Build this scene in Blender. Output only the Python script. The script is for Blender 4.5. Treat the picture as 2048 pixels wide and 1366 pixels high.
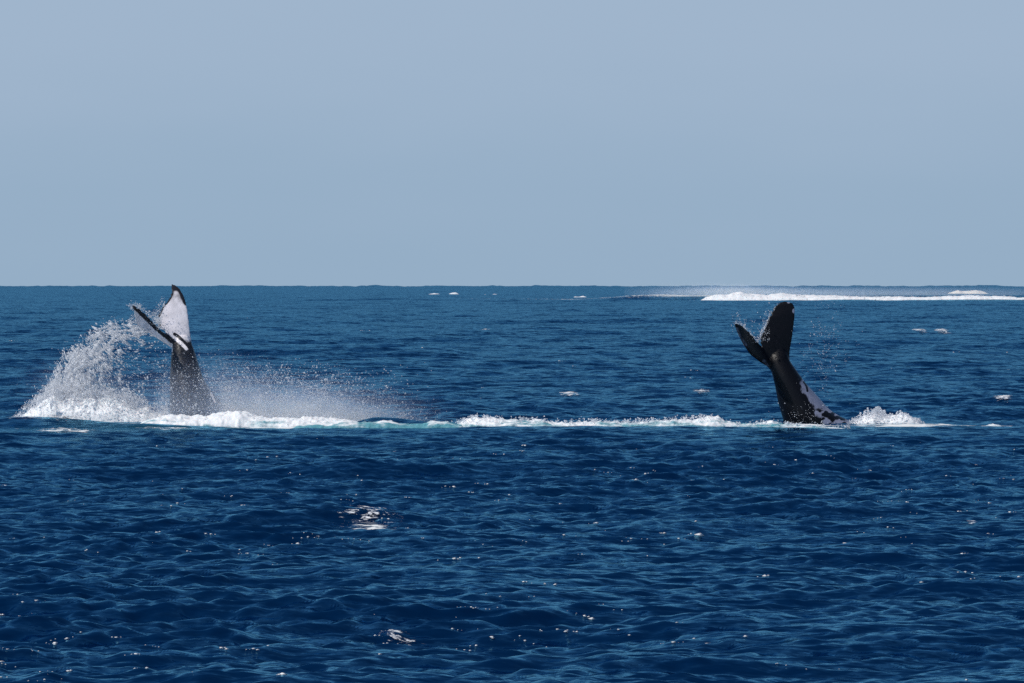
import bpy, math
import numpy as np
from mathutils import Matrix, Vector

scene = bpy.context.scene
for o in list(bpy.data.objects):
    bpy.data.objects.remove(o)
rng = np.random.default_rng(11)

# ------------------------------------------------------------------ camera
CAM_H = 5.0
F = 2048 * 200.0 / 36.0            # focal length in photo pixels
PITCH = math.atan((683 - 559) / F)
cd = bpy.data.cameras.new('camera')
cd.lens = 200.0
cd.sensor_width = 36.0
cd.clip_start = 1.0
cd.clip_end = 60000.0
cam = bpy.data.objects.new('camera', cd)
scene.collection.objects.link(cam)
cam.location = (0, 0, CAM_H)
cam.rotation_euler = (math.pi / 2 - PITCH, 0, 0)
scene.camera = cam

# ------------------------------------------------------------------ sky, sun, exposure
SUN_EL, SUN_AZ = 50.0, -118.0        # azimuth measured from straight ahead, minus = to the left
w = bpy.data.worlds.new("World")
scene.world = w
w.use_nodes = True
nt = w.node_tree
nt.nodes.clear()
wo = nt.nodes.new('ShaderNodeOutputWorld')
bg = nt.nodes.new('ShaderNodeBackground')
sky = nt.nodes.new('ShaderNodeTexSky')
sky.sky_type = 'NISHITA'
sky.sun_disc = False
sky.sun_elevation = math.radians(SUN_EL)
sky.sun_rotation = math.radians(SUN_AZ)
sky.altitude = 0
sky.air_density = 1.0
sky.dust_density = 0.0
sky.ozone_density = 6.0
# pale sea haze low down, clear Nishita sky higher up
SKY_K = 0.07


def wm(op, a, b=None):
    x = nt.nodes.new('ShaderNodeMath'); x.operation = op
    for i, v in enumerate((a, b)):
        if v is None: continue
        if isinstance(v, (int, float)): x.inputs[i].default_value = v
        else: nt.links.new(v, x.inputs[i])
    return x.outputs[0]


def wmix(f, a, b):
    x = nt.nodes.new('ShaderNodeMix'); x.data_type = 'RGBA'
    nt.links.new(f, x.inputs[0])
    for i, v in ((6, a), (7, b)):
        if isinstance(v, tuple): x.inputs[i].default_value = (*(c / SKY_K for c in v), 1)
        else: nt.links.new(v, x.inputs[i])
    return x.outputs[2]


def wramp(v, lo, hi):
    x = nt.nodes.new('ShaderNodeMapRange'); x.interpolation_type = 'SMOOTHSTEP'
    nt.links.new(v, x.inputs[0]); x.inputs[1].default_value = lo; x.inputs[2].default_value = hi
    return x.outputs[0]


tc = nt.nodes.new('ShaderNodeTexCoord')
sep = nt.nodes.new('ShaderNodeSeparateXYZ'); nt.links.new(tc.outputs['Generated'], sep.inputs[0])
mp = nt.nodes.new('ShaderNodeVectorMath'); mp.operation = 'MULTIPLY'; mp.inputs[1].default_value = (1, 1, 4)
nt.links.new(tc.outputs['Generated'], mp.inputs[0])
sn = nt.nodes.new('ShaderNodeTexNoise'); sn.inputs['Scale'].default_value = 9.0; sn.inputs['Detail'].default_value = 3.0
nt.links.new(mp.outputs[0], sn.inputs['Vector'])
elev = wm('ADD', sep.outputs['Z'], wm('MULTIPLY', wm('SUBTRACT', sn.outputs['Fac'], 0.5), 0.05))
haze_low = wmix(wramp(elev, -0.005, 0.055), (0.300, 0.423, 0.563), (0.350, 0.462, 0.604))
skycol = wmix(wramp(sep.outputs['Z'], 0.055, 0.20), haze_low, sky.outputs[0])
nt.links.new(skycol, bg.inputs[0])
bg.inputs[1].default_value = SKY_K
nt.links.new(bg.outputs[0], wo.inputs[0])

sl = bpy.data.lights.new('sun', 'SUN')
sl.energy = 3.6
sl.angle = math.radians(0.53)
sl.color = (1.0, 0.95, 0.88)
sun = bpy.data.objects.new('sun', sl)
scene.collection.objects.link(sun)
el, az = math.radians(SUN_EL), math.radians(SUN_AZ)
sdir = Vector((math.cos(el) * math.sin(az), math.cos(el) * math.cos(az), math.sin(el)))
sun.rotation_euler = sdir.to_track_quat('Z', 'Y').to_euler()
sun.location = (0, 0, 60)

scene.view_settings.view_transform = 'Standard'
scene.view_settings.look = 'None'
scene.view_settings.gamma = 1.0
scene.view_settings.use_curve_mapping = False
scene.view_settings.exposure = 0.0
scene.render.engine = 'CYCLES'
scene.cycles.use_denoising = False
scene.cycles.max_bounces = 8
scene.cycles.glossy_bounces = 4
scene.cycles.volume_bounces = 3
scene.cycles.transparent_max_bounces = 48
scene.cycles.sample_clamp_direct = 0.0
scene.cycles.sample_clamp_indirect = 3.0

# ------------------------------------------------------------------ helpers
ct, st = math.cos(PITCH), math.sin(PITCH)
EARTH = 2 * 6.371e6


def P(px, py, y):
    """world point that stands y metres ahead of the camera, seen at photo pixel px,py"""
    px = np.asarray(px, float); py = np.asarray(py, float); y = np.asarray(y, float)
    dx = (px - 1024) / F
    v = (683 - py) / F
    dy = ct + v * st
    dz = -st + v * ct
    t = y / dy
    return np.stack(np.broadcast_arrays(dx * t, y, CAM_H + dz * t), -1)


def smooth(a, b, x):
    t = np.clip((x - a) / (b - a), 0, 1)
    return t * t * (3 - 2 * t)


def _hash(ix, iy, iz, seed):
    h = (ix * 374761393 + iy * 668265263 + iz * 2147483647 + seed * 1274126177) & 0xffffffff
    h = ((h ^ (h >> 13)) * 1274126177) & 0xffffffff
    h = ((h ^ (h >> 16)) * 2246822519) & 0xffffffff
    return ((h ^ (h >> 15)) & 0xffffff) / float(0xffffff)


def vnoise(x, y, z=0.0, seed=0):
    x, y, z = np.broadcast_arrays(np.asarray(x, float), np.asarray(y, float), np.asarray(z, float))
    xi, yi, zi = np.floor(x), np.floor(y), np.floor(z)
    fx, fy, fz = x - xi, y - yi, z - zi
    fx = fx * fx * (3 - 2 * fx); fy = fy * fy * (3 - 2 * fy); fz = fz * fz * (3 - 2 * fz)
    xi = xi.astype(np.int64); yi = yi.astype(np.int64); zi = zi.astype(np.int64)
    r = 0
    for dz_ in (0, 1):
        wz = fz if dz_ else 1 - fz
        for dy_ in (0, 1):
            wy = fy if dy_ else 1 - fy
            a = _hash(xi, yi + dy_, zi + dz_, seed)
            b = _hash(xi + 1, yi + dy_, zi + dz_, seed)
            r = r + wz * wy * (a * (1 - fx) + b * fx)
    return r


def fbm(x, y, z=0.0, octaves=4, seed=0, gain=0.5):
    s = 0; a = 1.0; n = 0.0
    for i in range(octaves):
        f = 2.03 ** i
        s = s + a * vnoise(np.asarray(x) * f, np.asarray(y) * f, np.asarray(z) * f, seed + i * 17)
        n += a; a *= gain
    return s / n


def make_mesh(name, verts, faces, mat, smooth_sh=True):
    """verts (n,3), faces (m,k) int array"""
    me = bpy.data.meshes.new(name)
    verts = np.ascontiguousarray(verts, np.float32); faces = np.ascontiguousarray(faces, np.int32)
    k = faces.shape[1]
    me.vertices.add(len(verts)); me.vertices.foreach_set('co', verts.ravel())
    me.loops.add(faces.size); me.loops.foreach_set('vertex_index', faces.ravel())
    me.polygons.add(len(faces))
    me.polygons.foreach_set('loop_start', np.arange(0, faces.size, k, dtype=np.int32))
    me.polygons.foreach_set('use_smooth', np.full(len(faces), smooth_sh))
    me.update(calc_edges=True)
    if mat: me.materials.append(mat)
    o = bpy.data.objects.new(name, me)
    scene.collection.objects.link(o)
    return o


def attr(o, name, vals):
    a = o.data.attributes.new(name, 'FLOAT', 'POINT')
    a.data.foreach_set('value', np.ascontiguousarray(vals, np.float32).ravel())


def tag(o, label=None, cat=None, group=None, kind=None):
    if label: o['label'] = label
    if cat: o['category'] = cat
    if group: o['group'] = group
    if kind: o['kind'] = kind
    return o


def grid_faces(nr, nc):
    i = np.arange(nr - 1)[:, None] * nc + np.arange(nc - 1)[None, :]
    return np.stack([i, i + 1, i + nc + 1, i + nc], -1).reshape(-1, 4)


class NT:
    """short node-tree writer"""
    def __init__(self, name):
        self.m = bpy.data.materials.new(name); self.m.use_nodes = True
        self.t = self.m.node_tree; self.t.nodes.clear()
        self.out = self.n('ShaderNodeOutputMaterial')
    def n(self, typ, **kw):
        x = self.t.nodes.new(typ)
        for k, v in kw.items(): setattr(x, k, v)
        return x
    def l(self, a, b): self.t.links.new(a, b)
    def math(self, op, a, b=None, clamp=False):
        x = self.n('ShaderNodeMath', operation=op, use_clamp=clamp)
        for i, v in enumerate((a, b)):
            if v is None: continue
            if isinstance(v, (int, float)): x.inputs[i].default_value = v
            else: self.l(v, x.inputs[i])
        return x.outputs[0]
    def vmath(self, op, a, b=None):
        x = self.n('ShaderNodeVectorMath', operation=op)
        for i, v in enumerate((a, b)):
            if v is None: continue
            if isinstance(v, (tuple, list)): x.inputs[i].default_value = v
            else: self.l(v, x.inputs[i])
        return x.outputs[0]
    def ramp(self, v, lo, hi):
        x = self.n('ShaderNodeMapRange', interpolation_type='SMOOTHSTEP')
        self.l(v, x.inputs[0]); x.inputs[1].default_value = lo; x.inputs[2].default_value = hi
        return x.outputs[0]
    def mix(self, f, a, b):
        x = self.n('ShaderNodeMix', data_type='RGBA')
        if isinstance(f, (int, float)): x.inputs[0].default_value = f
        else: self.l(f, x.inputs[0])
        for i, v in ((6, a), (7, b)):
            if isinstance(v, tuple): x.inputs[i].default_value = (*v, 1)
            else: self.l(v, x.inputs[i])
        return x.outputs[2]
    def mixf(self, f, a, b):
        x = self.n('ShaderNodeMix', data_type='FLOAT')
        self.l(f, x.inputs[0])
        for i, v in ((2, a), (3, b)):
            if isinstance(v, (int, float)): x.inputs[i].default_value = v
            else: self.l(v, x.inputs[i])
        return x.outputs[0]
    def noise(self, vec, scale, detail=3.0, rough=0.55, dist=0.0):
        x = self.n('ShaderNodeTexNoise', noise_dimensions='3D')
        self.l(vec, x.inputs['Vector']); x.inputs['Scale'].default_value = scale
        x.inputs['Detail'].default_value = detail; x.inputs['Roughness'].default_value = rough
        x.inputs['Distortion'].default_value = dist
        return x
    def attr(self, name):
        return self.n('ShaderNodeAttribute', attribute_name=name).outputs['Fac']


# ------------------------------------------------------------------ materials
def water_material():
    t = NT('sea_water')
    pos = t.n('ShaderNodeNewGeometry')
    p = pos.outputs['Position']
    # small ripples as a direct tilt of the normal (same at any distance)
    nrm = pos.outputs['Normal']
    for sc, amp, sx in ((1.3, 0.42, 0.38), (4.6, 0.56, 0.38), (15.0, 0.25, 0.5)):
        q = t.vmath('MULTIPLY', p, (sx, 1.0, 1.0))
        nz = t.noise(q, sc, 2.0, 0.5, 0.3)
        d = t.vmath('SUBTRACT', nz.outputs['Color'], (0.5, 0.5, 0.5))
        d = t.vmath('MULTIPLY', d, (amp * 1.2, amp * 1.9, 0.0))
        nrm = t.vmath('ADD', nrm, d)
    nrm = t.vmath('NORMALIZE', nrm)
    foam = t.attr('foam'); aer = t.attr('aerated')
    q = t.vmath('MULTIPLY', p, (0.45, 1.0, 1.6))
    n1 = t.noise(q, 2.6, 6.0, 0.68, 0.6).outputs['Fac']
    s = t.math('ADD', foam, t.math('MULTIPLY', t.math('SUBTRACT', n1, 0.5), 2.4))
    mask = t.math('MULTIPLY', t.ramp(s, 0.52, 0.72), t.ramp(foam, 0.02, 0.12))
    col = t.mix(aer, (0.0002, 0.0115, 0.045), (0.035, 0.17, 0.22))
    col = t.mix(mask, col, (0.78, 0.80, 0.80))
    dif = t.n('ShaderNodeBsdfDiffuse'); t.l(col, dif.inputs[0]); t.l(nrm, dif.inputs['Normal'])
    gl = t.n('ShaderNodeBsdfGlossy'); gl.inputs[0].default_value = (.30, .74, 1, 1)
    gl.inputs['Roughness'].default_value = .10; t.l(nrm, gl.inputs['Normal'])
    fr = t.n('ShaderNodeFresnel'); fr.inputs['IOR'].default_value = 1.33; t.l(nrm, fr.inputs['Normal'])
    # a polariser in front of the lens thins the reflections
    fac = t.math('MULTIPLY', t.math('MULTIPLY', fr.outputs[0], 0.79), t.math('SUBTRACT', 1.0, mask))
    mx = t.n('ShaderNodeMixShader'); t.l(fac, mx.inputs[0]); t.l(dif.outputs[0], mx.inputs[1]); t.l(gl.outputs[0], mx.inputs[2])
    t.l(mx.outputs[0], t.out.inputs[0])
    return t.m


def foam_material(name, col=(0.84, 0.86, 0.88), green=0.0, scale=9.0):
    t = NT(name)
    pos = t.n('ShaderNodeNewGeometry'); p = pos.outputs['Position']
    b = t.n('ShaderNodeBsdfPrincipled')
    n1 = t.noise(t.vmath('MULTIPLY', p, (0.7, 1, 1)), scale, 5.0, 0.6, 0.3)
    bump = t.n('ShaderNodeBump'); bump.inputs['Strength'].default_value = 0.5
    bump.inputs['Distance'].default_value = 0.5 / scale
    t.l(n1.outputs['Fac'], bump.inputs['Height'])
    if green > 0:
        n2 = t.noise(t.vmath('MULTIPLY', p, (0.4, 1, 1.3)), 2.2, 6.0, 0.65, 0.5).outputs['Fac']
        wet = t.attr('wet')
        k = t.ramp(t.math('ADD', t.math('MULTIPLY', t.math('SUBTRACT', n2, 0.5), 2.6), wet), 0.35, 0.95)
        c = t.mix(k, col, (0.10, 0.30, 0.36))
        t.l(c, b.inputs['Base Color'])
    else:
        b.inputs['Base Color'].default_value = (*col, 1)
    b.inputs['Roughness'].default_value = 0.55
    b.inputs['IOR'].default_value = 1.33
    b.inputs['Subsurface Weight'].default_value = .6; b.inputs['Subsurface Scale'].default_value = 1.3 / scale
    b.inputs['Subsurface Radius'].default_value = (.8, .95, 1)
    t.l(bump.outputs[0], b.inputs['Normal'])
    t.l(b.outputs[0], t.out.inputs[0])
    return t.m


def drop_material():
    t = NT('spray_droplets')
    d = t.n('ShaderNodeBsdfDiffuse'); d.inputs[0].default_value = (.92, .95, 1, 1)
    r = t.n('ShaderNodeBsdfTranslucent'); r.inputs[0].default_value = (.92, .95, 1, 1)
    g = t.n('ShaderNodeBsdfGlossy'); g.inputs['Roughness'].default_value = .3
    x = t.n('ShaderNodeBsdfTransparent')
    m1 = t.n('ShaderNodeMixShader'); m1.inputs[0].default_value = .5
    t.l(d.outputs[0], m1.inputs[1]); t.l(r.outputs[0], m1.inputs[2])
    m2 = t.n('ShaderNodeMixShader'); m2.inputs[0].default_value = .06
    t.l(m1.outputs[0], m2.inputs[1]); t.l(g.outputs[0], m2.inputs[2])
    m3 = t.n('ShaderNodeMixShader'); m3.inputs[0].default_value = .28
    t.l(m2.outputs[0], m3.inputs[1]); t.l(x.outputs[0], m3.inputs[2])
    t.l(m3.outputs[0], t.out.inputs[0])
    return t.m


def skin_material(name, dark, pale):
    t = NT(name)
    pos = t.n('ShaderNodeNewGeometry'); p = pos.outputs['Position']
    b = t.n('ShaderNodeBsdfPrincipled')
    a = t.attr('pale')
    n1 = t.noise(p, 5.0, 5.0, 0.6).outputs['Fac']
    n2 = t.noise(p, 22.0, 3.0, 0.6).outputs['Fac']
    m = t.ramp(t.math('ADD', a, t.math('MULTIPLY', t.math('SUBTRACT', n1, 0.5), 0.7)), 0.28, 0.78)
    dk = t.mix(n2, tuple(c * 0.6 for c in dark), tuple(c * 1.5 for c in dark))
    n3 = t.ramp(t.noise(t.vmath('MULTIPLY', p, (1.6, 1.6, .7)), 2.6, 4.0, .6).outputs['Fac'], .3, .65)
    pl = t.mix(n3, tuple(c * 0.80 for c in pale), pale)
    t.l(t.mix(m, dk, pl), b.inputs['Base Color'])
    t.l(t.mixf(n2, 0.26, 0.45), b.inputs['Roughness'])
    b.inputs['Specular IOR Level'].default_value = .33
    b.inputs['IOR'].default_value = 1.33
    bump = t.n('ShaderNodeBump'); bump.inputs['Strength'].default_value = 0.25
    bump.inputs['Distance'].default_value = 0.03
    t.l(n2, bump.inputs['Height']); t.l(bump.outputs[0], b.inputs['Normal'])
    t.l(b.outputs[0], t.out.inputs[0])
    return t.m


M_water = water_material()
M_foam = foam_material('white_water')
M_churn = foam_material('churned_water', green=1.0)
M_surf = foam_material('far_surf', scale=1.2)
M_drop = drop_material()


def lace_material():
    """broken foam: white where the noise closes, open water between"""
    t = NT('broken_foam')
    pos = t.n('ShaderNodeNewGeometry'); p = pos.outputs['Position']
    b = t.n('ShaderNodeBsdfPrincipled')
    b.inputs['Base Color'].default_value = (.84, .86, .88, 1); b.inputs['Roughness'].default_value = .5
    n1 = t.noise(t.vmath('MULTIPLY', p, (.55, .9, 1.5)), 6.5, 6.0, .7, .8).outputs['Fac']
    c = t.attr('cover')
    s = t.math('ADD', c, t.math('MULTIPLY', t.math('SUBTRACT', n1, .5), 4.2))
    k = t.math('MULTIPLY', t.ramp(s, .92, 1.22), t.ramp(c, .05, .3))
    x = t.n('ShaderNodeBsdfTransparent'); m = t.n('ShaderNodeMixShader')
    t.l(k, m.inputs[0]); t.l(x.outputs[0], m.inputs[1]); t.l(b.outputs[0], m.inputs[2])
    t.l(m.outputs[0], t.out.inputs[0])
    return t.m


M_lace = lace_material()
M_fleck = foam_material('foam_glint_fleck')

# ------------------------------------------------------------------ sea
NW = 220
lam = np.exp(rng.uniform(math.log(0.32), math.log(26.0), NW))
k_ = 2 * math.pi / lam
spread = np.interp(np.log(lam), [math.log(0.3), math.log(26)], [54, 28])
th = np.radians(-90 + 18 + rng.normal(0, 1, NW) * spread)
kx, ky = k_ * np.cos(th), k_ * np.sin(th)
slope = 0.0215 * np.interp(lam, [0.3, 1.0, 3.0, 9.0, 26], [1.75, 1.25, 0.66, 0.36, 0.24])
amp = slope / k_
ph = rng.uniform(0, 2 * math.pi, NW)
# longer swell
for L_, a_, t_ in ((34, .10, -82), (47, .12, -95), (61, .12, -70)):
    k0 = 2 * math.pi / L_
    lam = np.append(lam, L_); k_ = np.append(k_, k0); amp = np.append(amp, a_)
    kx = np.append(kx, k0 * math.cos(math.radians(t_))); ky = np.append(ky, k0 * math.sin(math.radians(t_)))
    ph = np.append(ph, rng.uniform(0, 6.28))


def hills(x, y):
    """swell crests and humps that stand where the photograph has them"""
    z = 0.05 * np.exp(-((y - 186.0) / 2.4) ** 2)
    cx = lambda px, d: (px - 1024) / F * d
    z = z + 0.26 * np.exp(-((x - cx(60, 193)) / 2.6) ** 2 - ((y - 193) / 1.3) ** 2)
    z = z + 0.12 * np.exp(-((x - cx(290, 192)) / 1.6) ** 2 - ((y - 192) / 1.0) ** 2)
    z = z + 0.22 * np.exp(-((x - cx(805, 193)) / 1.1) ** 2 - ((y - 193.6) / .8) ** 2) + 0.2 * np.exp(-((x - cx(740, 193)) / .8) ** 2 - ((y - 193.8) / .8) ** 2)
    z = z + 0.20 * np.exp(-((x - cx(640, 118)) / 2.6) ** 2 - ((y - 121) / 2.4) ** 2)
    # reef swell, unbroken shoulder left of the surf
    sh = smooth(cx(1130, 1370), cx(1330, 1370), x)
    z = z + (0.3 + 1.2 * sh) * np.exp(-((y - 1378) / 9.0) ** 2) * (np.abs(x) < 900)
    z = z + 1.3 * np.exp(-((x - cx(1935, 2090)) / 14) ** 2 - ((y - 2094) / 12.0) ** 2)
    z = z + 0.8 * np.exp(-((x - cx(920, 2300)) / 30) ** 2 - ((y - 2304) / 14.0) ** 2)
    # heavier seas far out give the horizon its uneven line
    far = smooth(2500, 6000, y)
    z = z + far * 8.0 * (fbm(x / 30.0, y / 160.0, 0, 4, 5, .6) - 0.64)
    return z


def calm(x, y):
    """damp the random waves in the churned patch so the foam line stays readable"""
    return 1.0 - 0.68 * np.exp(-((y - 192) / 9.0) ** 2)


def ocean(x, y, spacing):
    """displaced sea point for the rest position x,y; waves shorter than the local spacing fade out"""
    x = np.asarray(x, np.float64); y = np.asarray(y, np.float64)
    d = np.hypot(x, y)
    X = x.copy(); Y = y.copy(); Z = hills(x, y) - d * d / EARTH
    patch = 0.35 + 1.3 * fbm(x / 7.0, y / 16.0, 0, 3, 77)
    c = calm(x, y)
    smax = np.min(spacing)
    for i in range(len(lam)):
        if lam[i] < 1.6 * smax: continue
        wgt = smooth(1.6, 2.6, lam[i] / spacing) * c
        if lam[i] < 4: wgt = wgt * patch
        a = amp[i] * wgt
        f = kx[i] * x + ky[i] * y + ph[i]
        Z += a * np.cos(f)
        s = (0.45 if lam[i] > 1.3 else 0.2) * a * np.sin(f) / k_[i]
        X -= s * kx[i]; Y -= s * ky[i]
    return X, Y, Z


def lod(d):
    return np.where(d < 60, 0.35, 0.00122 * np.clip(d, 0, 150) + 0.0024 * (np.clip(d, 150, 1500) - 150) + 0.004 * np.clip(d - 1500, 0, 1e9))


rows = [4.0]
while rows[-1] < 13000:
    r = rows[-1]
    rows.append(r + (max(0.25, 0.02 * r) if r < 60 else float(lod(np.array(r)))))
rows = np.array(rows)
fine = np.linspace(-6.4, 6.4, 360)
outer = 6.4 + np.cumsum(0.05 * 1.28 ** np.arange(24)); outer = outer[outer < 178]
outer = np.append(outer, 180.0)
cols = np.radians(np.concatenate([-outer[::-1], fine, outer]))
cgap = np.gradient(cols)
nr, nc = len(rows), len(cols)
V = np.empty((nr, nc, 3), np.float32)
FO = np.zeros((nr, nc), np.float32); AE = np.zeros((nr, nc), np.float32)


def bank(px, d, sx, sd, x, y):
    """elliptical patch centred at photo column px, distance d"""
    cx = (px - 1024) / F * d
    return np.exp(-((x - cx) / (sx / F * d)) ** 2 - ((y - d) / sd) ** 2)


FOAM_PATCHES = [  # px, distance, half width px, half depth m, strength
    (150, 188.6, 55, 0.5, .95), (130, 186.0, 75, .45, 1.05), (40, 189, 25, .4, .6), (330, 188.4, 80, .7, .9),
    (330, 194, 110, 1.8, 1.2), (560, 192, 140, 1.6, .9), (700, 190, 110, .9, .75), (880, 192, 70, 1.6, .6),
    (1150, 192, 300, 1.6, 1.0), (1560, 193, 150, 1.2, 1.1), (1800, 193, 110, 1.0, 1.0), (1990, 193, 60, 1.2, .65),
    (60, 194, 80, 1.6, .9),
    (745, 118.2, 75, 1.1, .62), (800, 80.6, 42, .35, .55), (1450, 1380, 500, 8, .8),
]
AER_PATCHES = [
    (150, 189, 110, 2.0, .35), (330, 190, 120, 2.0, .45), (520, 190.5, 120, 1.8, .8), (730, 189.3, 90, 1.0, .95), (600, 191, 150, 1.5, .7),
    (1000, 190.6, 140, .9, .9), (1250, 191, 260, 1.1, .45), (1600, 191.5, 220, 1.0, .35), (1900, 193, 100, .9, .3),
]
CH = 100
for r0 in range(0, nr, CH):
    r1 = min(nr, r0 + CH)
    R, T = np.meshgrid(rows[r0:r1], cols, indexing='ij')
    x = R * np.sin(T); y = R * np.cos(T)
    sp = np.maximum(lod(R), np.abs(cgap)[None, :] * R)
    X, Y, Z = ocean(x, y, sp)
    V[r0:r1, :, 0] = X; V[r0:r1, :, 1] = Y; V[r0:r1, :, 2] = Z
    for q in FOAM_PATCHES: FO[r0:r1] = np.maximum(FO[r0:r1], q[4] * bank(*q[:4], x, y))
    for q in AER_PATCHES: AE[r0:r1] = np.maximum(AE[r0:r1], q[4] * bank(*q[:4], x, y))
sea = make_mesh('sea', V.reshape(-1, 3), grid_faces(nr, nc), M_water)
assert sea.data.polygons[1000].normal.z > 0
attr(sea, 'foam', FO); attr(sea, 'aerated', AE)
tag(sea, kind='structure')
del V, FO, AE


# ------------------------------------------------------------------ whales
def catmull(pts, n):
    pts = np.asarray(pts, float)
    seg = np.linalg.norm(np.diff(pts, axis=0), axis=1)
    s = np.concatenate([[0], np.cumsum(seg)]); s /= s[-1]
    u = np.linspace(0, 1, n)
    q = np.stack([np.interp(u, s, pts[:, i]) for i in range(pts.shape[1])], -1)
    for _ in range(2):
        q[1:-1] = (q[:-2] + 2 * q[1:-1] + q[2:]) / 4
    return q


def loft_body(spec, dist, nseg=40, n=60):
    """spec rows: left px, right px, py of left, py of right, depth offset, half depth"""
    s = catmull(spec, n)
    L = P(s[:, 0], s[:, 2], dist + s[:, 4]); R = P(s[:, 1], s[:, 3], dist + s[:, 4])
    C = (L + R) / 2; H = (R - L) / 2
    a = np.linspace(0, 2 * math.pi, nseg, endpoint=False)
    ring = C[:, None] + H[:, None] * np.cos(a)[None, :, None]
    ring[..., 1] += s[:, 5][:, None] * np.sin(a)[None]
    v = ring.reshape(-1, 3)
    i = np.arange(n - 1)[:, None] * nseg; j = np.arange(nseg)[None]; j2 = (j + 1) % nseg
    f = np.stack([i + j, i + j2, i + nseg + j2, i + nseg + j], -1).reshape(-1, 4)
    v = np.vstack([v, C[0], C[-1]]); b = n * nseg
    tri = [(b, (k + 1) % nseg, k, k) for k in range(nseg)] + [(b + 1, (n - 1) * nseg + k, (n - 1) * nseg + (k + 1) % nseg, (n - 1) * nseg + k) for k in range(nseg)]
    return v, [tuple(map(int, q)) for q in f] + [tuple(int(z) for z in dict.fromkeys(q)) for q in tri]


def loft_lobe(lead, trail, dist, thick, n=70, m=26, ser=0.0, seed=1):
    L = catmull(lead, n); T = catmull(trail, n)
    A = P(L[:, 0], L[:, 1], dist + L[:, 2]); B = P(T[:, 0], T[:, 1], dist + T[:, 2])
    u = np.linspace(0, 1, n)
    if ser > 0:
        jag = (fbm(u * 30, u * 0, 0, 3, seed) - 0.5) * 2 * ser * smooth(0.1, 0.25, u) * smooth(1.0, 0.9, u)
        ch = A - B
        B = B + ch / (np.linalg.norm(ch, axis=1)[:, None] + 1e-6) * jag[:, None]
    span = np.gradient((A + B) / 2, axis=0)
    chord = B - A
    N = np.cross(span, chord); N /= np.linalg.norm(N, axis=1)[:, None] + 1e-9
    t = np.linspace(0, 1, m)
    prof = 1.9 * np.sqrt(t) * (1 - t) ** 0.9
    th_ = np.interp(u, [0, .25, .7, 1], [thick, thick * .62, thick * .28, 0.018])
    mid = A[:, None] + chord[:, None] * t[None, :, None]
    off = N[:, None] * (0.010 + prof[None, :, None] * th_[:, None, None] / 2)
    top = mid + off; bot = mid - off
    ring = np.concatenate([top, bot[:, ::-1]], axis=1); k = 2 * m
    v = ring.reshape(-1, 3)
    i = np.arange(n - 1)[:, None] * k; j = np.arange(k)[None]; j2 = (j + 1) % k
    f = [tuple(map(int, q)) for q in np.stack([i + j, i + j2, i + k + j2, i + k + j], -1).reshape(-1, 4)]
    f.append(tuple(range(k))[::-1]); f.append(tuple((n - 1) * k + q for q in range(k)))
    return v, f


def build_whale(name, pieces, voxel, mat, pale_fn):
    me = bpy.data.meshes.new(name + '_raw')
    vs = []; fs = []; b = 0
    for v, f in pieces:
        vs += [tuple(q) for q in v]; fs += [tuple(i + b for i in q) for q in f]; b += len(v)
    me.from_pydata(vs, [], fs)
    tmp = bpy.data.objects.new(name + '_raw', me); scene.collection.objects.link(tmp)
    md = tmp.modifiers.new('r', 'REMESH'); md.mode = 'VOXEL'; md.voxel_size = voxel
    ms = tmp.modifiers.new('s', 'SMOOTH'); ms.iterations = 3; ms.factor = 0.5
    dg = bpy.context.evaluated_depsgraph_get()
    em = bpy.data.meshes.new_from_object(tmp.evaluated_get(dg))
    bpy.data.objects.remove(tmp); bpy.data.meshes.remove(me)
    em.name = name
    em.materials.clear(); em.materials.append(mat)
    em.polygons.foreach_set('use_smooth', np.ones(len(em.polygons), bool))
    o = bpy.data.objects.new(name, em); scene.collection.objects.link(o)
    n = len(em.vertices)
    co = np.empty(n * 3, np.float32); em.vertices.foreach_get('co', co); co = co.reshape(-1, 3)
    no = np.empty(n * 3, np.float32); em.vertices.foreach_get('normal', no); no = no.reshape(-1, 3)
    # photo-like coordinates of every vertex, used to place its markings and any painted shading
    rel = co - np.array([0, 0, CAM_H])
    dep = rel[:, 1] * ct - rel[:, 2] * st; up = rel[:, 1] * st + rel[:, 2] * ct
    px = 1024 + rel[:, 0] / dep * F; py = 683 - up / dep * F
    attr(o, 'pale', pale_fn(px, py, co, no))
    em.update()
    # stand the origin at the waterline
    c = Vector((float(np.median(co[:, 0])), float(np.median(co[:, 1])), 0))
    em.transform(Matrix.Translation(-c)); o.location = c
    return o


def seg_dist(px, py, pts):
    d = np.full(px.shape, 1e9)
    for (x0, y0), (x1, y1) in zip(pts[:-1], pts[1:]):
        vx, vy = x1 - x0, y1 - y0
        t = np.clip(((px - x0) * vx + (py - y0) * vy) / (vx * vx + vy * vy), 0, 1)
        d = np.minimum(d, np.hypot(px - x0 - t * vx, py - y0 - t * vy))
    return d


def inside(px, py, poly):
    r = np.zeros(px.shape, bool); n = len(poly)
    for i in range(n):
        x0, y0 = poly[i]; x1, y1 = poly[(i + 1) % n]
        c = ((y0 > py) != (y1 > py)) & (px < (x1 - x0) * (py - y0) / (y1 - y0 + 1e-9) + x0)
        r ^= c
    return r


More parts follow.
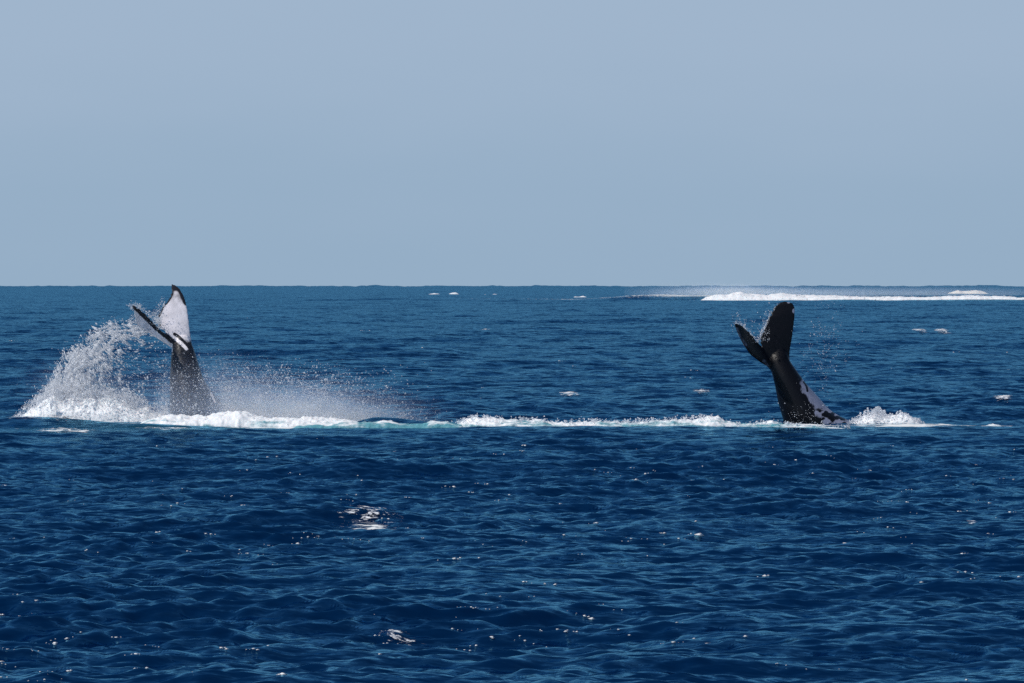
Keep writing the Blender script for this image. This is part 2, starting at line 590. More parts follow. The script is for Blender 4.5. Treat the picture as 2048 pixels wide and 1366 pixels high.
D1 = 197.0
body1 = [  # lx, rx, ly, ry, depth, half depth
    (352, 376, 672, 672, 0.05, .10),
    (347, 382, 684, 684, 0.05, .20), (344, 386, 696, 694, 0.0, .33), (342.5, 391, 710, 708, 0, .42), (341, 397.5, 736, 730, -.05, .55),
    (339.5, 408, 762, 762, -.1, .68), (339.5, 428, 793, 787, -.2, .82), (339.5, 450, 824, 812, -.3, .95),
    (340, 492, 862, 842, -.4, 1.1), (350, 520, 930, 890, -.5, 1.25), (380, 580, 1010, 960, -.6, 1.3)]
leadA = [(390, 712, 0.1), (385, 695, .15), (382, 677, .25), (379.5, 656, .4), (376, 625, .65), (372, 603.5, .85), (367, 590, .95), (359.5, 577.4, 1.05), (350, 569.5, 1.15), (344, 568, 1.2)]
trailA = [(350, 700, -.1), (340, 678, -.1), (327, 661, -.05), (318, 654, .0), (315, 635, .2), (326, 611, .5), (334.6, 602, .65), (343, 587, .85), (342, 575, 1.05), (342, 568.5, 1.2)]
leadB = [(347, 700, 0), (343, 693, -.1), (327, 682, -.35), (302, 666, -.8), (282, 653, -1.2), (272.5, 645, -1.4), (270, 630, -1.6), (266, 616, -1.75), (265, 611, -1.8)]
trailB = [(362, 692, 0.15), (355, 685, .1), (339.6, 673, -.05), (320, 658.5, -.3), (305, 643, -.65), (290, 627, -1.05), (281, 619, -1.3), (272, 613, -1.6), (266, 610, -1.8)]
leadB = [(x - 1 + (x > 335), y + 2.5 * (y > 640), d + .25) for x, y, d in leadB]


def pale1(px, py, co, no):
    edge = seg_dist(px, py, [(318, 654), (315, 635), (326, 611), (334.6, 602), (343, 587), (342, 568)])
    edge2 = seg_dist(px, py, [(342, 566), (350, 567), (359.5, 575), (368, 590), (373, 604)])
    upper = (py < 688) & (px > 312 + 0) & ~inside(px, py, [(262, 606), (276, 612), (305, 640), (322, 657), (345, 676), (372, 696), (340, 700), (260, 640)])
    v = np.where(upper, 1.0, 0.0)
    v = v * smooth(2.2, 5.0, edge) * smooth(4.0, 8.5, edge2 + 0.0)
    v = v * smooth(574, 586, py) * (1 - .42 * np.exp(-((py - 596) / 9.0) ** 2) * fbm(px / 8, py / 8, 0, 3, 44) * 1.6)  # greyer band below the fluke tip is shading painted into the colour
    v = v * (1 - smooth(676, 692, py)) * (.70 + .30 * np.exp(-((py - 645) / 42) ** 2 - ((px - 350) / 20) ** 2))  # painted shading too: pale tone dims away from the middle of the lobe
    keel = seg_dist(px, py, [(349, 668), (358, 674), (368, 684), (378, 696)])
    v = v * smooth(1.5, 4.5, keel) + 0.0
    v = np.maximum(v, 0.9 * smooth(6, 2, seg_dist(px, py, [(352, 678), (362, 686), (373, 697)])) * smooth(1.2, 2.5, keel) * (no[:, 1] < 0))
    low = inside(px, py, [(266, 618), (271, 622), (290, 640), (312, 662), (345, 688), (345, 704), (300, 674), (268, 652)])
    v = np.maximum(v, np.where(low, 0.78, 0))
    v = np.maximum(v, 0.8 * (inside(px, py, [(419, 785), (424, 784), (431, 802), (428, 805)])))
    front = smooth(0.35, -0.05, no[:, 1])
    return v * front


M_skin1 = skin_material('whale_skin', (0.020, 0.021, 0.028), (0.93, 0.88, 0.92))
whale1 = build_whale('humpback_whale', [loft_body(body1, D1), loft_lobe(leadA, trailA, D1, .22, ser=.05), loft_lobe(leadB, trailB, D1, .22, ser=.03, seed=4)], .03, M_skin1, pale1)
tag(whale1, 'humpback whale tail with white black-edged flukes standing beside a tall arc of spray', 'whale')

D2 = 196.0
body2 = [
    (1549, 1561, 686, 682, .08, .02),
    (1541, 1571, 704, 699, .05, .09), (1537, 1575, 717, 709, 0, .20), (1539.5, 1580, 731, 723, 0, .30), (1545, 1598, 752, 748, 0, .45), (1549.6, 1611, 769, 766, .05, .58),
    (1556, 1641, 804, 799, .15, .80), (1562, 1655, 825, 816, .2, .92), (1566, 1673, 838, 829, .25, 1.0), (1568, 1695, 856, 840, .3, 1.05),
    (1575, 1740, 890, 862, .4, 1.15), (1610, 1800, 960, 910, .5, 1.2)]
leadC = [(1583, 735, 0), (1579.5, 722, .05), (1579.5, 703, .1), (1585, 672, .2), (1589.5, 635, .3), (1590.5, 617, .35), (1586, 606, .4), (1578, 604, .42), (1570, 603, .45)]
trailC = [(1538, 728, -.05), (1528, 706, -.05), (1520.5, 688, -.05), (1521, 677, 0), (1530, 652.5, .15), (1537, 636, .2), (1543, 624, .3), (1551, 612, .35), (1560, 604.5, .42)]
leadD = [(1543, 742, -.0), (1536, 733, -.1), (1523, 726, -.3), (1501, 709.6, -.75), (1484, 685, -1.2), (1474, 664, -1.5), (1470, 654, -1.65), (1469.5, 648, -1.7)]
trailD = [(1545, 715, .1), (1530, 700, 0), (1514, 683, -.3), (1504, 671, -.6), (1495, 661, -.9), (1487, 654, -1.2), (1479, 649, -1.45), (1472, 646.5, -1.68)]


def pale2(px, py, co, no):
    bx = np.interp(py, [745, 752, 784, 806, 824, 852, 900], [1600, 1601, 1606, 1620, 1632, 1643, 1665])
    n = fbm(px / 9, py / 14, 0, 3, 9) - 0.5
    v = smooth(-7, 9, px - bx + n * 20)
    # dark mottling towards the water and dark sliver near the top of the white
    mott = fbm(px / 13, py / 9, 3, 4, 21)
    v = v * (1 - smooth(0.40, 0.60, mott) * smooth(804, 828, py) * 0.95)
    v = v * smooth(1.0, 3.0, seg_dist(px, py, [(1608, 764), (1613, 772), (1615, 782)]))
    v = v * smooth(746, 756, py)
    tip = 0.9 * smooth(5, 2, np.hypot(px - 1588, (py - 622) * .7)) + 0.75 * smooth(5, 2, np.hypot(px - 1577, (py - 605) * 1.5))
    lobe = 0.5 * smooth(6, 2, seg_dist(px, py, [(1474, 657), (1480, 675), (1492, 690)])) + .5 * smooth(7, 2, seg_dist(px, py, [(1528, 722), (1540, 740), (1545, 755)])) * (px < 1550)
    return np.clip(np.maximum(v, np.maximum(tip, 0.0 + lobe * 0.9)), 0, 1)


M_skin2 = skin_material('whale_skin', (0.005, 0.0055, 0.008), (0.25, 0.27, 0.37))
whale2 = build_whale('humpback_whale', [loft_body(body2, D2), loft_lobe(leadC, trailC, D2, .24, ser=.05, seed=7), loft_lobe(leadD, trailD, D2, .22, ser=.04, seed=8)], .027, M_skin2, pale2)
tag(whale2, 'humpback whale tail with black flukes and mottled white belly below the surf line', 'whale')


# ------------------------------------------------------------------ white water as lumpy mounds
def mound(name, prof, dist, width, mat, label, cat=None, step=.035, rough=0.10, lump=0.5, kind=None, group=None, base=0.0, wet=None, lean=0.12, seed=3, cut=0.0, deep=1.0, var=1.0):
    """heap of foam whose skyline follows prof (photo column, photo row) at distance dist"""
    prof = np.array(prof, float)
    x0 = (prof[0, 0] - 1024) / F * dist; x1 = (prof[-1, 0] - 1024) / F * dist
    nx = int((x1 - x0) / step) + 2; ny = int(2 * width / (step * 1.6 * deep)) + 2
    xs = np.linspace(x0, x1, nx); vs = np.linspace(-1, 1, ny)
    U, W = np.meshgrid(xs, vs, indexing='xy')
    Yc = dist + W * width
    top = P(prof[:, 0], prof[:, 1], dist)[:, 2]
    H = np.interp(U, (prof[:, 0] - 1024) / F * dist, top)
    sx, sy, sz = ocean(U, Yc, np.full(U.shape, max(0.25, lod(np.array(dist)))))
    ridge = dist / 196.0
    n_big = fbm(U / (lump * ridge), Yc / (lump * ridge), 0, 4, seed)
    n_edge = fbm(U / (.35 * ridge), 7.0, 0, 4, seed + 50)
    h = np.maximum(H - sz - base, 0.0)
    shape = np.clip(1 - np.abs(W + lean * 0.3) ** 1.6, 0, 1) ** 0.75
    hh = h * shape * (1.06 + 0.56 * var * (n_big - .47)) * (1.0 + 0.40 * var * (n_edge - .42))
    crisp = rough * (fbm(U / (.16 * ridge), Yc / (.16 * ridge), 0, 4, seed + 9) - 0.45) * smooth(0.0, 0.12 * ridge, hh)
    Z = sz + hh + crisp - 0.035 * ridge
    Z = Z - 0.25 * ridge * smooth(.80, 1.0, np.abs(W))
    Z = Z + (0.06 * ridge * (fbm(U / (.5 * ridge), Yc / (.3 * ridge), 0, 4, seed + 31) - 0.5) * 2) * (1 - shape)
    Yd = sy - lean * hh + 0.10 * ridge * (fbm(U / (.12 * ridge), Z / (.2 * ridge), 2, 3, seed + 4) - .5)
    Xd = sx + 0.08 * ridge * (fbm(U / (.12 * ridge), Z / (.18 * ridge), 9, 3, seed + 6) - .5)
    v = np.stack([Xd, Yd, Z], -1).reshape(-1, 3)
    f = grid_faces(ny, nx)
    above = (Z - sz).ravel() > -0.30 * ridge
    if cut > 0:
        hole = fbm(U / (.5 * ridge), Yc / (.35 * ridge), 5, 4, seed + 70).ravel() < cut
        above &= ~hole | (hh.ravel() > .25)
    f = f[above[f].any(1)]
    used = np.unique(f); idx = np.full(len(v), -1); idx[used] = np.arange(len(used))
    o = make_mesh(name, v[used], idx[f], mat)
    wv = np.zeros(len(used))
    if wet is not None:
        wv = wet * smooth(0.50, 0.04, (hh.ravel()[used]))
    attr(o, 'wet', wv)
    tag(o, label, cat, group, kind)
    return o


mound('splash_foam', [(20, 846), (42, 836), (55, 824), (72, 810), (90, 800), (108, 790), (128, 800), (150, 802), (175, 797), (200, 801), (228, 795), (250, 804), (268, 814), (285, 818), (305, 824), (330, 830), (350, 838), (380, 848)],
      197.2, 1.2, M_foam, 'thick white foam at the foot of the tall spray arc, left of the white-fluked whale', 'splash', rough=.12, kind='stuff', seed=3)
mound('churned_foam', [(270, 850), (300, 838), (345, 832), (380, 834), (420, 834), (445, 828), (462, 823), (480, 823), (505, 830), (540, 836), (580, 835), (620, 834), (660, 838), (700, 842), (760, 847), (820, 851), (870, 857)],
      194.2, 1.3, M_churn, 'pale green churned foam round the foot of the white-fluked whale', 'foam', rough=.14, kind='stuff', wet=.55, seed=13)
mound('churned_foam', [(560, 864), (600, 849), (640, 846), (690, 842), (720, 846), (765, 841), (800, 846), (840, 848), (870, 843), (905, 844), (950, 860)],
      190.2, .8, M_churn, 'thin turquoise foam in front of the dark hump of water between the whales', 'foam', rough=.10, kind='stuff', wet=.95, seed=17)
mound('foam_ridge', [(860, 860), (880, 856), (905, 852), (930, 842), (955, 832), (975, 836), (1000, 839), (1050, 842), (1075, 839), (1100, 845), (1150, 847), (1200, 843), (1250, 845), (1300, 842), (1340, 839), (1380, 838), (1420, 834), (1438, 834), (1450, 842), (1475, 847), (1500, 847), (1520, 845), (1545, 842), (1570, 848), (1620, 851), (1680, 854), (1720, 858)],
      190.8, 1.0, M_churn, 'long low ridge of white foam on the sea between the two whales', 'foam', rough=.16, kind='stuff', wet=.70, seed=23)
mound('splash_foam', [(1672, 862), (1690, 853), (1715, 841), (1730, 834), (1748, 826), (1762, 832), (1780, 832), (1805, 829), (1822, 834), (1835, 842), (1845, 850), (1858, 858), (1870, 862)],
      195.2, 1.2, M_foam, 'bright white splash on the water right of the black-fluked whale', 'splash', rough=.2, kind='stuff', seed=33)
mound('foam_fringe', [(1925, 862), (1945, 856), (1965, 851), (1985, 846), (2005, 850), (2030, 852), (2060, 850), (2100, 856), (2130, 862)],
      193.5, .8, M_churn, 'thin broken froth on a wave at the right edge', 'foam', rough=.12, kind='stuff', wet=.6, seed=43, cut=.5)
mound('breaking_wave', [(1385, 603), (1400, 598), (1412, 593), (1430, 588), (1450, 588), (1480, 585), (1500, 587), (1530, 589), (1565, 585), (1600, 589), (1650, 590), (1700, 592), (1760, 592), (1850, 593), (1930, 590), (1990, 591), (2048, 594), (2150, 593), (2300, 595), (2420, 603)],
      1366, 7.0, M_surf, 'long line of white surf breaking on the reef at the right', 'wave', step=.35, rough=.6, lump=.55, seed=53, deep=1.5, var=.5)
for prof_, dd_, lab_, sd_ in (
        ([(846, 588), (858, 586), (868, 584.5), (878, 586), (886, 588)], 2000, 'left one of the two tiny breakers under the horizon, between whale tails', 71),
        ([(892, 588), (900, 585), (910, 583.5), (918, 586), (924, 588)], 2000, 'right one of the two tiny breakers under the horizon, between whale tails', 72),
        ([(930, 590), (945, 588), (962, 588.5), (970, 586.5), (978, 587.5), (990, 586), (1004, 588), (1020, 587.5), (1032, 590)], 1900, 'flat streak of surf right of the two tiny breakers on the horizon', 73),
        ([(1140, 594), (1150, 591), (1158, 591.5), (1166, 590), (1176, 593)], 1650, 'white fleck of surf at the left end of the dark reef swell', 74)):
    mound('breaking_wave', prof_, dd_, 6.0, M_surf, lab_, 'wave', step=.4, rough=1.0, lump=.4, seed=sd_, deep=1.5, base=.1)
mound('breaking_wave', [(1884, 590), (1895, 585), (1905, 582), (1920, 581), (1935, 582), (1950, 580.5), (1965, 582), (1975, 585), (1990, 589)],
      2080, 8.0, M_surf, 'small white breaker behind the long surf line near the right edge', 'wave', step=.5, rough=1.1, lump=.3, seed=63, deep=1.5, var=.9)


# ------------------------------------------------------------------ small whitecaps on the sea
def whitecap(px, py, wpx, hpx, label, seed, slope=0.0, thr=.5):
    """ragged flecks of foam lying on the surface; hpx is how tall the patch looks"""
    # distance at which the flat sea is seen at py
    d = 60.0
    for _ in range(12):
        d = (CAM_H + d * d / EARTH) * F / (py - 559.0)
    sc = d / F
    wid = wpx * sc
    dd = hpx * d * d / (F * CAM_H) * 0.9
    ux = max(1.0, d / 130.0)
    step = .05 * ux
    nx = int(min(max(14, wid / step), 260)); ny = int(min(max(10, dd / (step * 1.3)), 160))
    U, W = np.meshgrid(np.linspace(-1, 1, nx), np.linspace(-1, 1, ny), indexing='xy')
    cx = (px - 1024) * sc
    x = cx + U * wid / 2; y = d + W * dd / 2 + slope * U * dd / 2
    X, Y, Z = ocean(x, y, np.full(x.shape, max(.25, float(lod(np.array(d))))))
    crest = (Z - Z.mean()) / (Z.std() + 1e-6)
    m = np.clip(1.15 - (U * U + W * W), 0, 1) ** .6 * (.85 + .2 * np.clip(crest, -1.5, 1.5))
    Z = Z + .02 * ux + .06 * ux * m * fbm(x / (.16 * ux), y / (.16 * ux), 1, 4, seed + 3)
    f = grid_faces(ny, nx); ok = ((U * U + W * W).ravel() < 1)
    f = f[ok[f].sum(1) >= 3]
    v = np.stack([X, Y, Z], -1).reshape(-1, 3)
    used = np.unique(f); idx = np.full(len(v), -1); idx[used] = np.arange(len(used))
    o = make_mesh('whitecap', v[used], idx[f], M_lace)
    attr(o, 'cover', m.ravel()[used] * thr * 2)
    tag(o, label, 'whitecap', 'small whitecaps scattered over the sea')
    return o


CAPS = [
    (1140, 789, 46, 8, 'thin whitecap above the middle of the foam ridge between the whales'),
    (1401, 787, 36, 9, 'short whitecap to the left of the black-fluked whale body'),
    (20, 718, 30, 5, 'small whitecap at the left edge, left of the spray arc'),
    (1838, 666, 24, 5, 'left one of the two whitecaps below the reef surf at the right'),
    (1887, 667, 30, 5, 'right one of the two whitecaps below the reef surf at the right'),
    (968, 664, 34, 4, 'faint whitecap on the sea in the middle between the whales'),
    (745, 1037, 160, 20, 'widest patch of broken foam on the dark wave in the foreground'),
    (808, 1270, 130, 13, 'curved whitecap in the lower middle of the foreground sea'),
    (10, 976, 34, 10, 'small froth on the foreground sea by the left edge'),
    (1945, 1035, 26, 6, 'small froth on the foreground sea near the right edge'),
    (2000, 812, 50, 7, 'thin froth on the sea above the right edge of the foam'),
]
CAPS += [
    (140, 851, 130, 10, 'lacy froth on the dark hump of sea under the foot of the spray arc'),
    (128, 866, 120, 5, 'low streak of foam nearest the camera below the spray arc'),
    (330, 862, 150, 6, 'froth streak in front of the white-fluked whale foot'),
]
for i, (a, b_, c_, d_, lab) in enumerate(CAPS):
    whitecap(a, b_, c_, d_, lab, 100 + i * 3, slope=(-.5 if i == 7 else 0), thr=.40 if b_ > 900 else .5)


# ------------------------------------------------------------------ spray
def oct_source():
    v = np.array([(1, 1, 1), (-1, -1, 1), (-1, 1, -1), (1, -1, -1)], float) * .8
    f = [(0, 2, 1), (0, 1, 3), (0, 3, 2), (1, 2, 3)]
    return v, np.array(f)


def spray(name, pts, rad, label, cat=None, mat=None, stretch=(1, 1, 1), dirs=None, elong=None):
    """drops as real little splinters in one mesh"""
    ov, of = oct_source()
    n = len(pts)
    s = rad[:, None, None] * ov[None] * rng.uniform(.7, 1.3, (n, 1, 3))
    # random spin about z and x so the drops do not all line up
    a = rng.uniform(0, 6.28, n); ca, sa = np.cos(a)[:, None], np.sin(a)[:, None]
    x = s[..., 0] * ca - s[..., 2] * sa; z = s[..., 0] * sa + s[..., 2] * ca
    s = np.stack([x, s[..., 1], z], -1) * np.array(stretch, float)
    if dirs is not None:
        dot = (s * dirs[:, None]).sum(-1, keepdims=True)
        s = s + dirs[:, None] * dot * (elong[:, None, None] - 1)
    v = (pts[:, None] + s).reshape(-1, 3)
    f = (of[None] + (np.arange(n) * 4)[:, None, None]).reshape(-1, 3)
    o = make_mesh(name, v, f, mat or M_drop)
    tag(o, label, cat, kind='stuff')
    return o


def sample(fn, box, n):
    """n photo positions drawn in proportion to fn"""
    out = []
    tot = 0
    x0, y0, x1, y1 = box
    tx = rng.uniform(x0, x1, 20000); ty = rng.uniform(y0, y1, 20000)
    mx = np.quantile(fn(tx, ty), 0.999) + 1e-9
    while tot < n:
        a = rng.uniform(x0, x1, 60000); b = rng.uniform(y0, y1, 60000)
        k = rng.uniform(0, mx, 60000) < fn(a, b)
        out.append(np.stack([a[k], b[k]], 1)); tot += k.sum()
    return np.vstack(out)[:n]


def arc_density(x, y):
    cx, cy = 292, 812
    r = np.hypot(x - cx, (y - cy)); t = np.arctan2(cy - y, cx - x)   # 0 = left, pi/2 = up
    R = np.interp(t, [0, .3, .8, 1.2, 1.6, 2.0], [215, 200, 186, 184, 184, 180])
    edge = R + 26 * (fbm(t * 9, 0 * t, 0, 4, 5) - .5)
    outer = np.exp(-np.maximum(r - edge + 26, 0) ** 2 / (2 * 12.0 ** 2))
    inner = np.exp(-np.maximum(edge - 36 - r, 0) / np.interp(t, [0, .7, 1.3], [32, 23, 12]))
    wob = 14 * fbm(x / 30, y / 30, 0, 3, 70)
    streak = (1 - np.abs(2 * fbm(t * 4.5 + r / 70, (r + wob) / 10.0, 0, 4, 71) - 1)) ** 9 * 3.2 + .07
    clump = fbm(x / 14, y / 14, 0, 4, 72) ** 2 * 3
    side = smooth(2.05, 1.3, t) * np.where((t > -.2), 1, 0)
    base = 1.6 * np.exp(-np.maximum(828 - y, 0) / 24) * smooth(40, 75, x) * smooth(300, 250, x)
    rt = smooth(330, 280, x)
    return (outer * inner * (.14 + streak) * (.3 + clump) * side * np.interp(t, [0, .6, 1.1, 1.5, 1.7], [1.7, 1.3, .95, .55, .3]) + base * (.4 + clump) * outer) * (y < 838) * rt


q = sample(arc_density, (20, 600, 330, 838), 40000)
rad = np.exp(rng.normal(math.log(.0098), .5, len(q)))
dep = 197.9 + rng.normal(0, .7, len(q)) - (q[:, 0] - 150) / 150 * .6
tang = np.stack([-(812 - q[:, 1]), 0 * q[:, 0], -(q[:, 0] - 292)], -1)   # along the throw
tang = tang + rng.normal(0, 25, tang.shape); tang /= np.linalg.norm(tang, axis=1)[:, None]
rad = np.where(rng.uniform(0, 1, len(q)) < .03, rad * 2.2, rad * .88)
spray('spray_arc', P(q[:, 0], q[:, 1], dep), rad, 'tall curving arc of white spray thrown up left of the white-fluked whale', 'spray',
      dirs=tang, elong=np.exp(rng.uniform(0, 1.5, len(q))))


def mid_density(x, y):
    top = np.interp(x, [300, 340, 430, 500, 600, 700, 760, 850, 950, 1000], [700, 690, 700, 722, 725, 738, 765, 795, 825, 840])
    g = smooth(-15, 40, y - top)
    d = g * (.10 + 1.5 * np.exp(-np.maximum(838 - y, 0) / 34))
    d = d * (.35 + 2.2 * fbm(x / 26, y / 22, 0, 4, 91) ** 2)
    return d * smooth(300, 345, x) * smooth(900, 620, x) * np.where((x > 335) & (x < 440), .35, 1) * (y < 842)


q = sample(mid_density, (300, 690, 1000, 842), 38000)
rad = np.exp(rng.normal(math.log(.0062), .5, len(q)))
dep = 196.0 + rng.normal(0, 1.1, len(q))
spray('spray_cloud', P(q[:, 0], q[:, 1], dep), rad, 'fine drifting spray over the water right of the white-fluked whale', 'spray')


def loose1(x, y):
    a = .6 * np.exp(-((x - 395) / 60) ** 2 - ((y - 790) / 40) ** 2) + .35 * np.exp(-((x - 620) / 150) ** 2 - ((y - 760) / 26) ** 2)
    a = a + .25 * np.exp(-((x - 300) / 40) ** 2 - ((y - 760) / 60) ** 2)
    return a * (y < 836)


q = sample(loose1, (220, 640, 900, 838), 1100)
spray('flying_drops', P(q[:, 0], q[:, 1], 195.4 + rng.normal(0, .8, len(q))), np.exp(rng.normal(math.log(.012), .4, len(q))),
      'loose bright drops falling round the white-fluked whale', 'spray')


def flick(x, y):
    e = seg_dist(x, y, [(318, 654), (315, 635), (326, 611), (338, 596)])
    a = np.exp(-(e / 7) ** 2) * (x < 330) * .9
    e2 = seg_dist(x, y, [(262, 612), (285, 617), (305, 634), (318, 640)])
    a = a + .8 * np.exp(-(e2 / 6) ** 2)
    return a * (fbm(x / 7 + y / 9, y / 16, 0, 3, 8) ** 2 * 4)


q = sample(flick, (245, 580, 345, 670), 1000)
spray('flying_drops', P(q[:, 0], q[:, 1], 196.6 + rng.normal(0, .4, len(q))), np.exp(rng.normal(math.log(.010), .4, len(q))),
      'beads of water flung off the edge of the white flukes', 'spray')


def right_spray(x, y):
    e = seg_dist(x, y, [(1471, 646), (1480, 648), (1495, 660), (1514, 682), (1520, 676), (1530, 652), (1543, 624), (1556, 606)])
    a = 2.6 * np.exp(-(e / 2.2) ** 2) * np.where(y < 640, .45, 1) * np.where(x > 1535, .5, 1)
    up = np.maximum(0, 1) * np.exp(-(np.maximum(e - 2, 0) / 10.0)) * (fbm((x + y * .3) / 3.2, y / 26, 0, 3, 12) ** 4 * 10)
    m = (x < 1540) * (y < 690) * (x > 1462)
    return a + up * m * .5


q = sample(right_spray, (1455, 595, 1600, 700), 850)
spray('flying_drops', P(q[:, 0], q[:, 1], 195.6 + rng.normal(0, .15, len(q))), np.exp(rng.normal(math.log(.0095), .4, len(q))),
      'white beads streaming off the trailing edge of the black flukes', 'spray')


def right_veil(x, y):
    a = np.exp(-((x - 1655) / 38) ** 2 - ((y - 690) / 60) ** 2)
    a = a + .5 * np.exp(-((x - 1640) / 14) ** 2 - ((y - 740) / 40) ** 2)
    a = a + .8 * np.exp(-((x - 1600) / 38) ** 2 - ((y - 832) / 20) ** 2)
    return a * (fbm(x / 12, y / 18, 0, 4, 14) ** 3 * 6) * (y < 848)


q = sample(right_veil, (1520, 600, 1760, 850), 750)
spray('flying_drops', P(q[:, 0], q[:, 1], 194.8 + rng.normal(0, .3, len(q))), np.exp(rng.normal(math.log(.0062), .5, len(q))),
      'thin veil of drops hanging right of the black flukes', 'spray')


def right_splash(x, y):
    top = np.interp(x, [1690, 1715, 1735, 1752, 1765, 1775, 1800, 1830, 1860], [850, 836, 822, 816, 818, 828, 826, 832, 856])
    top = top + 14 * (fbm(x / 5, 0 * x, 0, 3, 15) - .5)
    return smooth(-3, 6, y - top) * (.25 + fbm(x / 7, y / 7, 0, 3, 17) ** 2 * 3) * (y < 858)


q = sample(right_splash, (1690, 800, 1870, 858), 5200)
spray('splash_drops', P(q[:, 0], q[:, 1], 195.0 + rng.normal(0, .5, len(q))), np.exp(rng.normal(math.log(.015), .4, len(q))),
      'drops leaping from the splash right of the black-fluked whale', 'spray')


def ridge_drops(x, y):
    top = np.interp(x, [900, 955, 1000, 1100, 1250, 1430, 1445, 1480, 1540, 1600, 1680], [846, 828, 834, 838, 839, 829, 838, 846, 840, 846, 850])
    return np.exp(-((y - top - 5) / 4.5) ** 2) * (fbm(x / 9, 0 * x, 0, 3, 19) ** 3 * 5)


q = sample(ridge_drops, (900, 815, 1700, 860), 2600)
spray('splash_drops', P(q[:, 0], q[:, 1], 190.8 + rng.normal(0, .4, len(q))), np.exp(rng.normal(math.log(.013), .4, len(q))),
      'drops skipping along the top of the foam ridge between the whales', 'spray')


# soft mist: a bounded body of fine water dust
def mist(name, blobs, dens, label, lo, hi):
    """blobs: (px, py, dist, rx m, ry m, rz m, weight)"""
    t = NT(name)
    geo = t.n('ShaderNodeNewGeometry'); p = geo.outputs['Position']
    tot = None
    for (px, py, d, rx, ry, rz, wt) in blobs:
        c = P(px, py, d)
        q_ = t.vmath('SUBTRACT', p, tuple(float(z) for z in c))
        q_ = t.vmath('MULTIPLY', q_, (1 / rx, 1 / ry, 1 / rz))
        ln = t.n('ShaderNodeVectorMath', operation='DOT_PRODUCT'); t.l(q_, ln.inputs[0]); t.l(q_, ln.inputs[1])
        g = t.math('MULTIPLY', t.math('POWER', 2.718, t.math('MULTIPLY', ln.outputs['Value'], -1.0)), wt)
        tot = g if tot is None else t.math('ADD', tot, g)
    n = t.noise(p, .9, 3.0, .6).outputs['Fac']
    dn = t.math('MULTIPLY', t.math('MULTIPLY', tot, t.math('POWER', n, 1.6)), dens * 3)
    v = t.n('ShaderNodeVolumePrincipled')
    v.inputs['Color'].default_value = (.58, .72, 1.0, 1)
    v.inputs['Absorption Color'].default_value = (1, 1, 1, 1)
    v.inputs['Anisotropy'].default_value = .0
    t.l(dn, v.inputs['Density'])
    t.l(v.outputs[0], t.out.inputs[1])
    x0, y0, z0 = lo; x1, y1, z1 = hi
    vs = np.array([(x, y, z) for z in (z0, z1) for y in (y0, y1) for x in (x0, x1)])
    fs = np.array([(0, 2, 3, 1), (4, 5, 7, 6), (0, 1, 5, 4), (2, 6, 7, 3), (0, 4, 6, 2), (1, 3, 7, 5)])
    o = make_mesh(name, vs, fs, t.m, False)
    tag(o, label, None, kind='stuff')
    return o


xl = lambda px, d: (px - 1024) / F * d
mist('spray_mist', [(560, 838, 196.5, 2.6, 1.3, .75, 1.0), (420, 815, 196.2, 1.6, 1.0, 1.0, .40), (690, 838, 196.5, 1.7, 1.0, .45, .5),
                    (170, 780, 198.0, 1.2, .9, .7, .22)],
     1.1, 'soft mist of water dust hanging over the splash', (xl(-60, 196), 193.5, -.4), (xl(1010, 196), 200.5, 4.3))


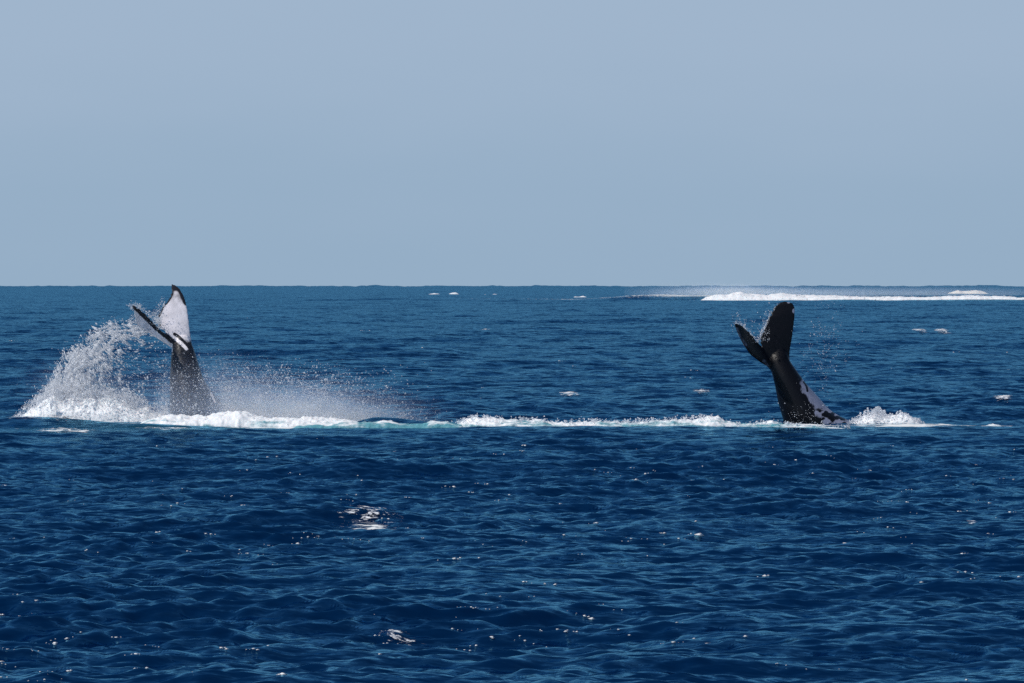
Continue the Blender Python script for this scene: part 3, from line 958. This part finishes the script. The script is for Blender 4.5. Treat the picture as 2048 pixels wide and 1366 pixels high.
# ------------------------------------------------------------------ flecks on the crests: loose foam and painted sun glints
def flecks():
    vs = []; fs = []; b = 0
    n = 5200
    # positions over the part of the sea the lens takes in, with a margin
    inv = rng.uniform(1 / 900.0, 1 / 68.0, n)
    d = 1 / inv
    x = rng.uniform(-.105, .105, n) * d
    X, Y, Z = ocean(x, d, np.maximum(.2, lod(d)))
    X2, Y2, Z2 = ocean(x, d - .45, np.maximum(.2, lod(d)))
    sc = (Z - Z2)                       # facing slope towards the camera
    g = fbm(x / 6, d / 9, 0, 3, 303)
    keep = (sc > .045) & (g > .47)
    idx = np.where(keep)[0][:380]
    pts = []; rad = []
    for i in idx:
        k = int(rng.integers(1, 5)); u = max(1.0, d[i] / 170)
        ox = x[i] + rng.normal(0, .10 * u, k); oy = d[i] + rng.normal(0, .03, k)
        a, b_, c = ocean(ox, oy, np.full(k, max(.2, float(lod(d[i])))))
        pts.append(np.stack([a, b_, c + .012 * u], -1)); rad.append(np.exp(rng.normal(math.log(.0078 * u), .5, k)))
    pts = np.vstack(pts); rad = np.concatenate(rad)
    o = spray('foam_glint_flecks', pts, rad, 'tiny bright flecks of foam and painted sun glints scattered over the wave faces', None, M_fleck, (2.0, 1, .8))


flecks()


def surf_top(x, y):
    top = np.interp(x, [1370, 1405, 1430, 1480, 1530, 1565, 1600, 1700, 1850, 1930, 2048, 2200], [600, 596, 587, 584, 588, 583, 587, 590, 592, 588, 592, 592])
    top = top + 5 * (fbm(x / 9, 0 * x, 0, 4, 66) - .5)
    return np.exp(-(np.maximum(top + 5 - y, 0) / 3.0) ** 2) * (y < 603) * (.1 + fbm(x / 6, y / 6, 0, 3, 67) ** 2 * 3)


q = sample(surf_top, (1370, 568, 2200, 603), 3200)
spray('surf_spray', P(q[:, 0], q[:, 1], 1364 + rng.normal(0, 3, len(q))), np.exp(rng.normal(math.log(.06), .4, len(q))),
      'ragged spray jumping off the top of the long reef breaker', 'spray')
xs_ = lambda px: (px - 1024) / F * 1372
mist('surf_mist', [(1400, 586, 1376, 11, 5, 1.3, .8), (1470, 581, 1376, 9, 5, 1.0, .8), (1560, 584, 1376, 12, 5, .9, .5), (1700, 586, 1378, 26, 5, 1.1, .5), (1900, 587, 1378, 24, 5, 1.0, .45)],
     .16, 'pale mist blowing back over the long reef breaker', (xs_(1250), 1366, -.5), (xs_(2100), 1392, 5.5))


def foot_fuzz(x, y):
    top = np.interp(x, [20, 45, 75, 108, 150, 200, 250, 290, 340, 460, 500, 700], [842, 815, 785, 765, 775, 775, 780, 800, 822, 812, 822, 838])
    return smooth(-8, 10, y - top) * (smooth(44, 22, y - top) + .05) * (.15 + fbm(x / 10, y / 10, 0, 4, 81) ** 2 * 3) * (y < 842)


q = sample(foot_fuzz, (15, 750, 720, 842), 17000)
spray('splash_drops', P(q[:, 0], q[:, 1], 196.9 + rng.normal(0, .5, len(q))), np.exp(rng.normal(math.log(.010), .4, len(q))),
      'dense drops boiling over the foam at the foot of the spray arc', 'spray')
